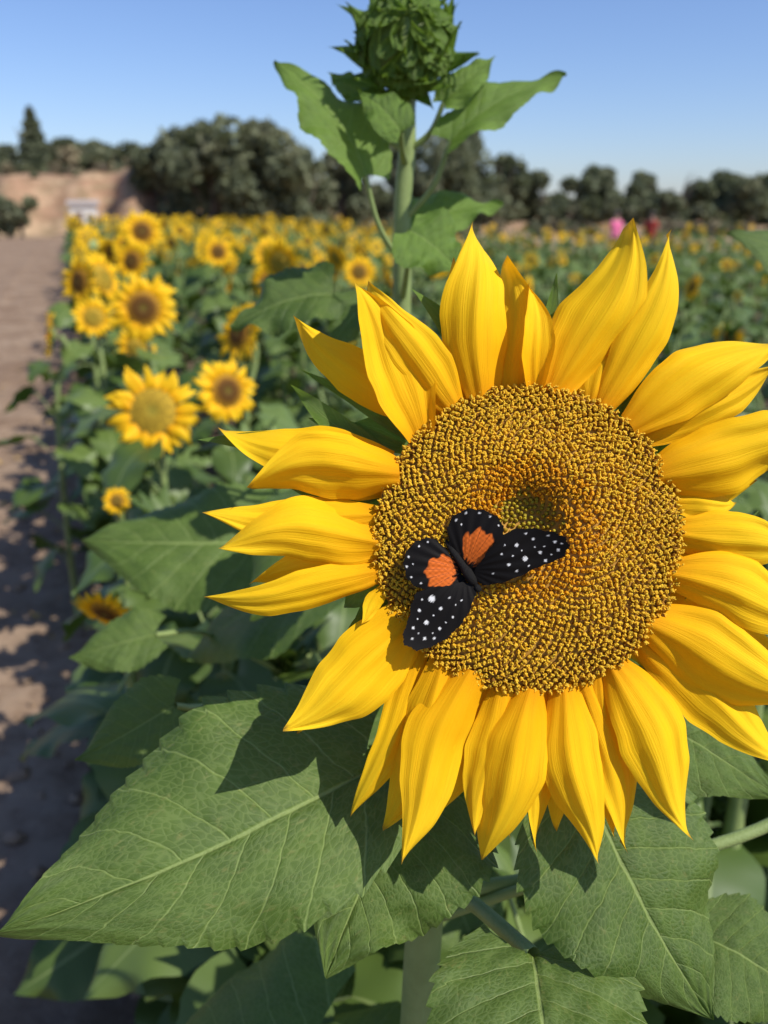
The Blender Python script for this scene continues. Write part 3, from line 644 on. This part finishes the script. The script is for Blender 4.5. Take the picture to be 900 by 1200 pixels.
# ------------------------------------------------------------------ TREES
N=NT('distant_foliage'); t,sv,r=N.attrA(); n=N.noise(N.pos(),.5,3)
c=N.mix(r,(.085,.100,.062),(.195,.210,.115)); c=N.mix(N.mr(n,.45,.7,0.,.6),c,(.24,.23,.14)); M_fol=N.pbr(c,.8,None,spec=.1,trans=.2,tcol=(.24,.28,.12))  # greens lightened and muted: distance haze is put into the foliage colour
N=NT('dry_shrub_foliage'); t,sv,r=N.attrA(); M_dryf=N.pbr(N.mix(r,(.16,.14,.085),(.32,.27,.16)),.9,None,spec=.1)
N=NT('tree_bark'); M_bark=N.pbr(N.mix(N.noise(N.pos(),6,4),(.09,.07,.05),(.18,.14,.10)),.9,None)
def crown(mb,cx,cy,z0,z1,w,n,g,m=0,leaf=.32,cone=False):
    H=z1-z0
    if cone:
        f=g.uniform(0,1,n)**.8; rad=w/2*(1-f)**.8*(.55+.45*np.abs(np.sin(f*22)))*np.sqrt(g.uniform(.35,1,n)); a=g.uniform(0,6.28,n)
        C=np.stack([cx+rad*np.cos(a),cy+rad*np.sin(a),z0+f*H],-1); sh=g.uniform(0,.7,n)
    else:
        nl=max(5,int(w*2.2)); lc=np.stack([g.normal(size=nl)*w*.24,g.normal(size=nl)*w*.2,g.uniform(.12,.86,nl)*H],-1)
        taper=1-.45*(lc[:,2]/H)**2; lc[:,0]*=taper; lr=g.uniform(.12,.24,nl)*min(w,H*1.3); k=g.integers(0,nl,n)
        d=g.normal(size=(n,3)); d/=np.linalg.norm(d,axis=1)[:,None]; q=lr[k]*g.uniform(.55,1.18,n)
        C=lc[k]+d*q[:,None]*np.array([1,1,.85]); C[:,2]=np.clip(C[:,2],.0,H*1.02); C+=np.array([cx,cy,z0]); sh=np.clip(g.uniform(0,.45,nl)[k]+g.uniform(0,.5,n),0,1)
    u=g.normal(size=(n,3)); u/=np.linalg.norm(u,axis=1)[:,None]; v=np.cross(u,g.normal(size=(n,3))); v/=np.linalg.norm(v,axis=1)[:,None]
    sz=(leaf*g.uniform(.5,1.3,n))[:,None]
    P=np.stack([C-u*sz,C-v*sz*.6,C+u*sz,C+v*sz*.6],1).reshape(-1,3)
    A=np.zeros((n*4,3)); A[:,2]=np.repeat(sh,4); mb.add(P,q=np.arange(n*4).reshape(-1,4),m=m,a=A)
    mb.tube([(cx,cy,z0-1),(cx+.1,cy,z0+H*.3),(cx,cy,z0+H*.8)],[w*.035+.05,w*.025+.03,.03],6,2,n=8)
    for j in range(4):
        a=g.uniform(0,6.28); mb.tube([(cx,cy,z0+H*.2),(cx+math.cos(a)*w*.2,cy+math.sin(a)*w*.2,z0+H*.5),(cx+math.cos(a)*w*.32,cy+math.sin(a)*w*.32,z0+H*.75)],[.09,.06,.02],4,2,n=5)
TM=[M_fol,M_dryf,M_bark]
TR=[(-.246,58,4.6,5.7),(-.19,56,7.0,6.7),(-.13,57,6.0,6.3),(-.09,60,3.6,5.0),(-.047,64,4.6,5.6),(.02,66,5.0,6.0),(.085,66,6.4,7.0),(.125,68,5,5.7),(.175,72,3.2,4.4),(.227,70,4.0,4.9),(.285,78,3.0,4.5),(.364,70,3.6,4.3),(.406,66,3.6,3.8),(.435,70,3.5,4.6),
(-.43,84,4.4,7.6),(-.405,85,4.2,6.9),(-.335,84,4,7.8),(-.31,83,4.2,7.0),(-.285,84,4.2,8.0),(-.36,86,4.5,7.2)]
mb=MB()
for i,(tn,y,w,zt) in enumerate(TR):
    g=np.random.default_rng(1200+i); x=tn*y; z0=float(gh(x,y))-.2; crown(mb,x,y,z0,zt,w*1.1,int(560*w**1.1),g)
for i in range(72):
    g=np.random.default_rng(1300+i); tn=-.5+1.0*(i+.5)/72+g.normal()*.01; y=g.uniform(64,84) if tn>-.27 else g.uniform(76,90); w=g.uniform(2.8,5); x=tn*y; z0=float(gh(x,y))-.2
    crown(mb,x,y,z0,z0+g.uniform(1.5,2.9),w,int(200*w),g,m=0 if g.uniform()<.7 else 1)
mb.obj('distant_tree_line',TM)
mb=MB(); 
for i in range(60):
    g=np.random.default_rng(1400+i); tn=g.uniform(-.26,.5); y=g.uniform(44,62); x=tn*y; z0=float(gh(x,y))-.1; w=g.uniform(1,2.8); crown(mb,x,y,z0,z0+g.uniform(.5,1.2),w,int(130*w),g,m=1 if g.uniform()<.6 else 0,leaf=.2)
for tn in (-.44,-.42,-.405): 
    g=np.random.default_rng(int(-tn*1000)); y=49.; x=tn*y; crown(mb,x,y,0,2.3,2.2,800,g,leaf=.2)
for i in range(14):
    g=np.random.default_rng(1500+i); tn=g.uniform(-.44,-.28); y=g.uniform(57,66); x=tn*y; crown(mb,x,y,float(gh(x,y))-.1,float(gh(x,y))+g.uniform(.4,.9),g.uniform(.8,1.8),150,g,m=1 if g.uniform()<.7 else 0,leaf=.18)
mb.obj('shrubs',TM)
mb=MB(); g=np.random.default_rng(3); x,y=-.378*80,80.; z0=float(gh(x,y)); crown(mb,x,y,z0,9.6,4.2,3600,g,cone=True,leaf=.3); mb.obj('conifer_tree',TM,None,(x,y,0))
g=np.random.default_rng(9); mb=MB(); x,y=.325*68,68.; z0=float(gh(x,y))
for j in range(9):
    a=g.uniform(0,6.28); r_=g.uniform(.4,1.4); mb.tube([(x,y,z0),(x+.3*r_*math.cos(a),y+.3*r_*math.sin(a),z0+1.4),(x+r_*math.cos(a),y+r_*math.sin(a),z0+g.uniform(2.3,3.6))],[.09,.06,.015],5,2,n=8)
mb.obj('bare_tree',TM,None,(x,y,0))

# ------------------------------------------------------------------ small whitewashed hut at the foot of the bank
N=NT('whitewashed_plaster'); M_white=N.pbr(N.mix(N.noise(N.pos(),2,4),(.60,.56,.50),(.72,.68,.62)),.9,None)
N=NT('hut_roof_sheet'); M_roof=N.pbr((.42,.36,.32),.7,None)
N=NT('dark_door'); M_door=N.pbr((.22,.15,.11),.7,None)
hx,hy=-.332*53,53.; hz=float(gh(hx,hy)); hut=empty('small_white_hut',(hx,hy,hz)); hut.rotation_euler=(0,0,math.radians(18))
def box(mb,a,b,m=0):
    (x0,y0,z0),(x1,y1,z1)=a,b
    v=[(x0,y0,z0),(x1,y0,z0),(x1,y1,z0),(x0,y1,z0),(x0,y0,z1),(x1,y0,z1),(x1,y1,z1),(x0,y1,z1)]
    mb.add(v,q=[[0,3,2,1],[4,5,6,7],[0,1,5,4],[1,2,6,5],[2,3,7,6],[3,0,4,7]],m=m)
mb=MB(); box(mb,(-.75,-.7,0),(.75,.7,1.7)); ob=mb.obj('walls',[M_white],hut,smooth=False)
mb=MB(); mb.add([(-.9,-.85,1.71),(.9,-.85,1.71),(.9,.85,1.92),(-.9,.85,1.92),(-.9,-.85,1.79),(.9,-.85,1.79),(.9,.85,2.0),(-.9,.85,2.0)],q=[[0,3,2,1],[4,5,6,7],[0,1,5,4],[1,2,6,5],[2,3,7,6],[3,0,4,7]]); mb.obj('roof',[M_roof],hut,smooth=False)
mb=MB(); box(mb,(-.5,-.73,0),(-.05,-.695,1.35)); mb.obj('door',[M_door],hut,smooth=False)
mb=MB(); box(mb,(.2,-.73,.8),(.52,-.695,1.2)); mb.obj('window',[M_door],hut,smooth=False)

# ------------------------------------------------------------------ PEOPLE (far off in the field)
def person(loc,shirt,trous,hair,rz,H,armpose):
    N=NT('clothes_and_skin'); tc=N.n('ShaderNodeTexCoord'); sp=N.n('ShaderNodeSeparateXYZ'); N.l(tc.outputs['Object'],sp.inputs[0]); z=sp.outputs[2]; ax=N.math('ABSOLUTE',sp.outputs[0])
    c=N.mix(N.math('GREATER_THAN',z,.90),trous,shirt); c=N.mix(N.math('GREATER_THAN',z,1.40),c,(.45,.26,.18))
    arm=N.math('MULTIPLY',N.math('GREATER_THAN',ax,.215),N.math('LESS_THAN',z,1.18)); c=N.mix(arm,c,(.45,.26,.18))
    mat=N.pbr(c,.8,None)
    V=[(0,0,.92),(0,0,1.12),(0,0,1.34),(0,0,1.45),(0,-.01,1.54),(0,-.01,1.64),
       (.10,0,.86),(.11,-.02,.48),(.11,.02,.07),(.12,-.12,.04),(-.10,0,.86),(-.11,-.02,.48),(-.11,.02,.07),(-.12,-.12,.04),
       (.17,0,1.36),(.24,.02,1.10),(.26,-.10*armpose-.02,.86),(.26,-.14*armpose-.02,.78),(-.17,0,1.36),(-.24,.02,1.10),(-.26,-.04,.86),(-.26,-.06,.78)]
    Rr=[.14,.12,.14,.055,.09,.08,.085,.06,.045,.035,.085,.06,.045,.035,.06,.045,.032,.03,.06,.045,.032,.03]
    E=[(0,1),(1,2),(2,3),(3,4),(4,5),(0,6),(6,7),(7,8),(8,9),(0,10),(10,11),(11,12),(12,13),(2,14),(14,15),(15,16),(16,17),(2,18),(18,19),(19,20),(20,21)]
    me=bpy.data.meshes.new('figure'); me.from_pydata(V,E,[]); o=bpy.data.objects.new('person',me); bpy.context.scene.collection.objects.link(o)
    me.materials.append(mat); sk=o.modifiers.new('Skin','SKIN'); sk.use_smooth_shade=True
    if me.skin_vertices:
        d=me.skin_vertices[0].data
        for i,r_ in enumerate(Rr): d[i].radius=(r_,r_*.8 if i in(0,1,2) else r_); d[i].use_root=(i==0)
    ss=o.modifiers.new('s','SUBSURF'); ss.levels=1; ss.render_levels=2
    o.location=loc; o.rotation_euler=(0,0,rz); o.scale=(H/1.74,)*3
    hm=MB(); ph=np.linspace(0,math.pi*.62,10)[:,None]; th=np.linspace(0,6.283,17)[None,:]
    P=np.stack([.105*np.sin(ph)*np.cos(th),.115*np.sin(ph)*np.sin(th)+.02+0*th,1.615+.13*np.cos(ph)+0*th-.05*np.maximum(np.sin(th),0)*np.sin(ph)],-1); hm.grid(P)
    N=NT('hair'); mh=N.pbr(hair,.6,None); hm.obj('hair',[mh],o)
person((.258*24.5,24.5,0),(.80,.16,.32),(.05,.06,.12),(.03,.02,.015),.4,1.46,1)
person((.297*25.5,25.5,0),(.50,.05,.03),(.04,.04,.05),(.02,.015,.01),-.6,1.44,0)

# ------------------------------------------------------------------ CAMERA / LIGHT / SKY
sc=bpy.context.scene
cd=bpy.data.cameras.new('camera'); cam=bpy.data.objects.new('camera',cd); sc.collection.objects.link(cam); sc.camera=cam
cam.location=(0,0,CAM_H); cam.rotation_euler=(math.radians(90-19.5),0,0)
cd.sensor_fit='VERTICAL'; cd.sensor_height=36; cd.sensor_width=27; cd.lens=30; cd.clip_start=.02; cd.clip_end=3000
cd.dof.use_dof=True; cd.dof.focus_distance=.415; cd.dof.aperture_fstop=7.2
sd=bpy.data.lights.new('sun','SUN'); so=bpy.data.objects.new('sun',sd); sc.collection.objects.link(so); sd.energy=5.0; sd.angle=math.radians(.5); sd.color=(1,.965,.89)
so.rotation_euler=Vector(tuple(SUN)).to_track_quat('Z','Y').to_euler(); so.location=(3,-2,5)
w=bpy.data.worlds.new('World'); sc.world=w; w.use_nodes=True; nt=w.node_tree; bg=nt.nodes['Background']
sky=nt.nodes.new('ShaderNodeTexSky'); sky.sky_type='NISHITA'; sky.sun_disc=False
sky.sun_elevation=math.asin(SUN[2]); sky.sun_rotation=math.atan2(SUN[0],SUN[1]); sky.air_density=1.0; sky.dust_density=.5; sky.ozone_density=4.0
mx=nt.nodes.new('ShaderNodeMix'); mx.data_type='RGBA'; mx.blend_type='MULTIPLY'; mx.inputs[0].default_value=1.0; mx.inputs[7].default_value=(.93,.97,1.18,1)
nt.links.new(sky.outputs[0],mx.inputs[6]); nt.links.new(mx.outputs[2],bg.inputs[0]); bg.inputs[1].default_value=.125
sc.view_settings.view_transform='Standard'; sc.view_settings.look='None'; sc.view_settings.exposure=0
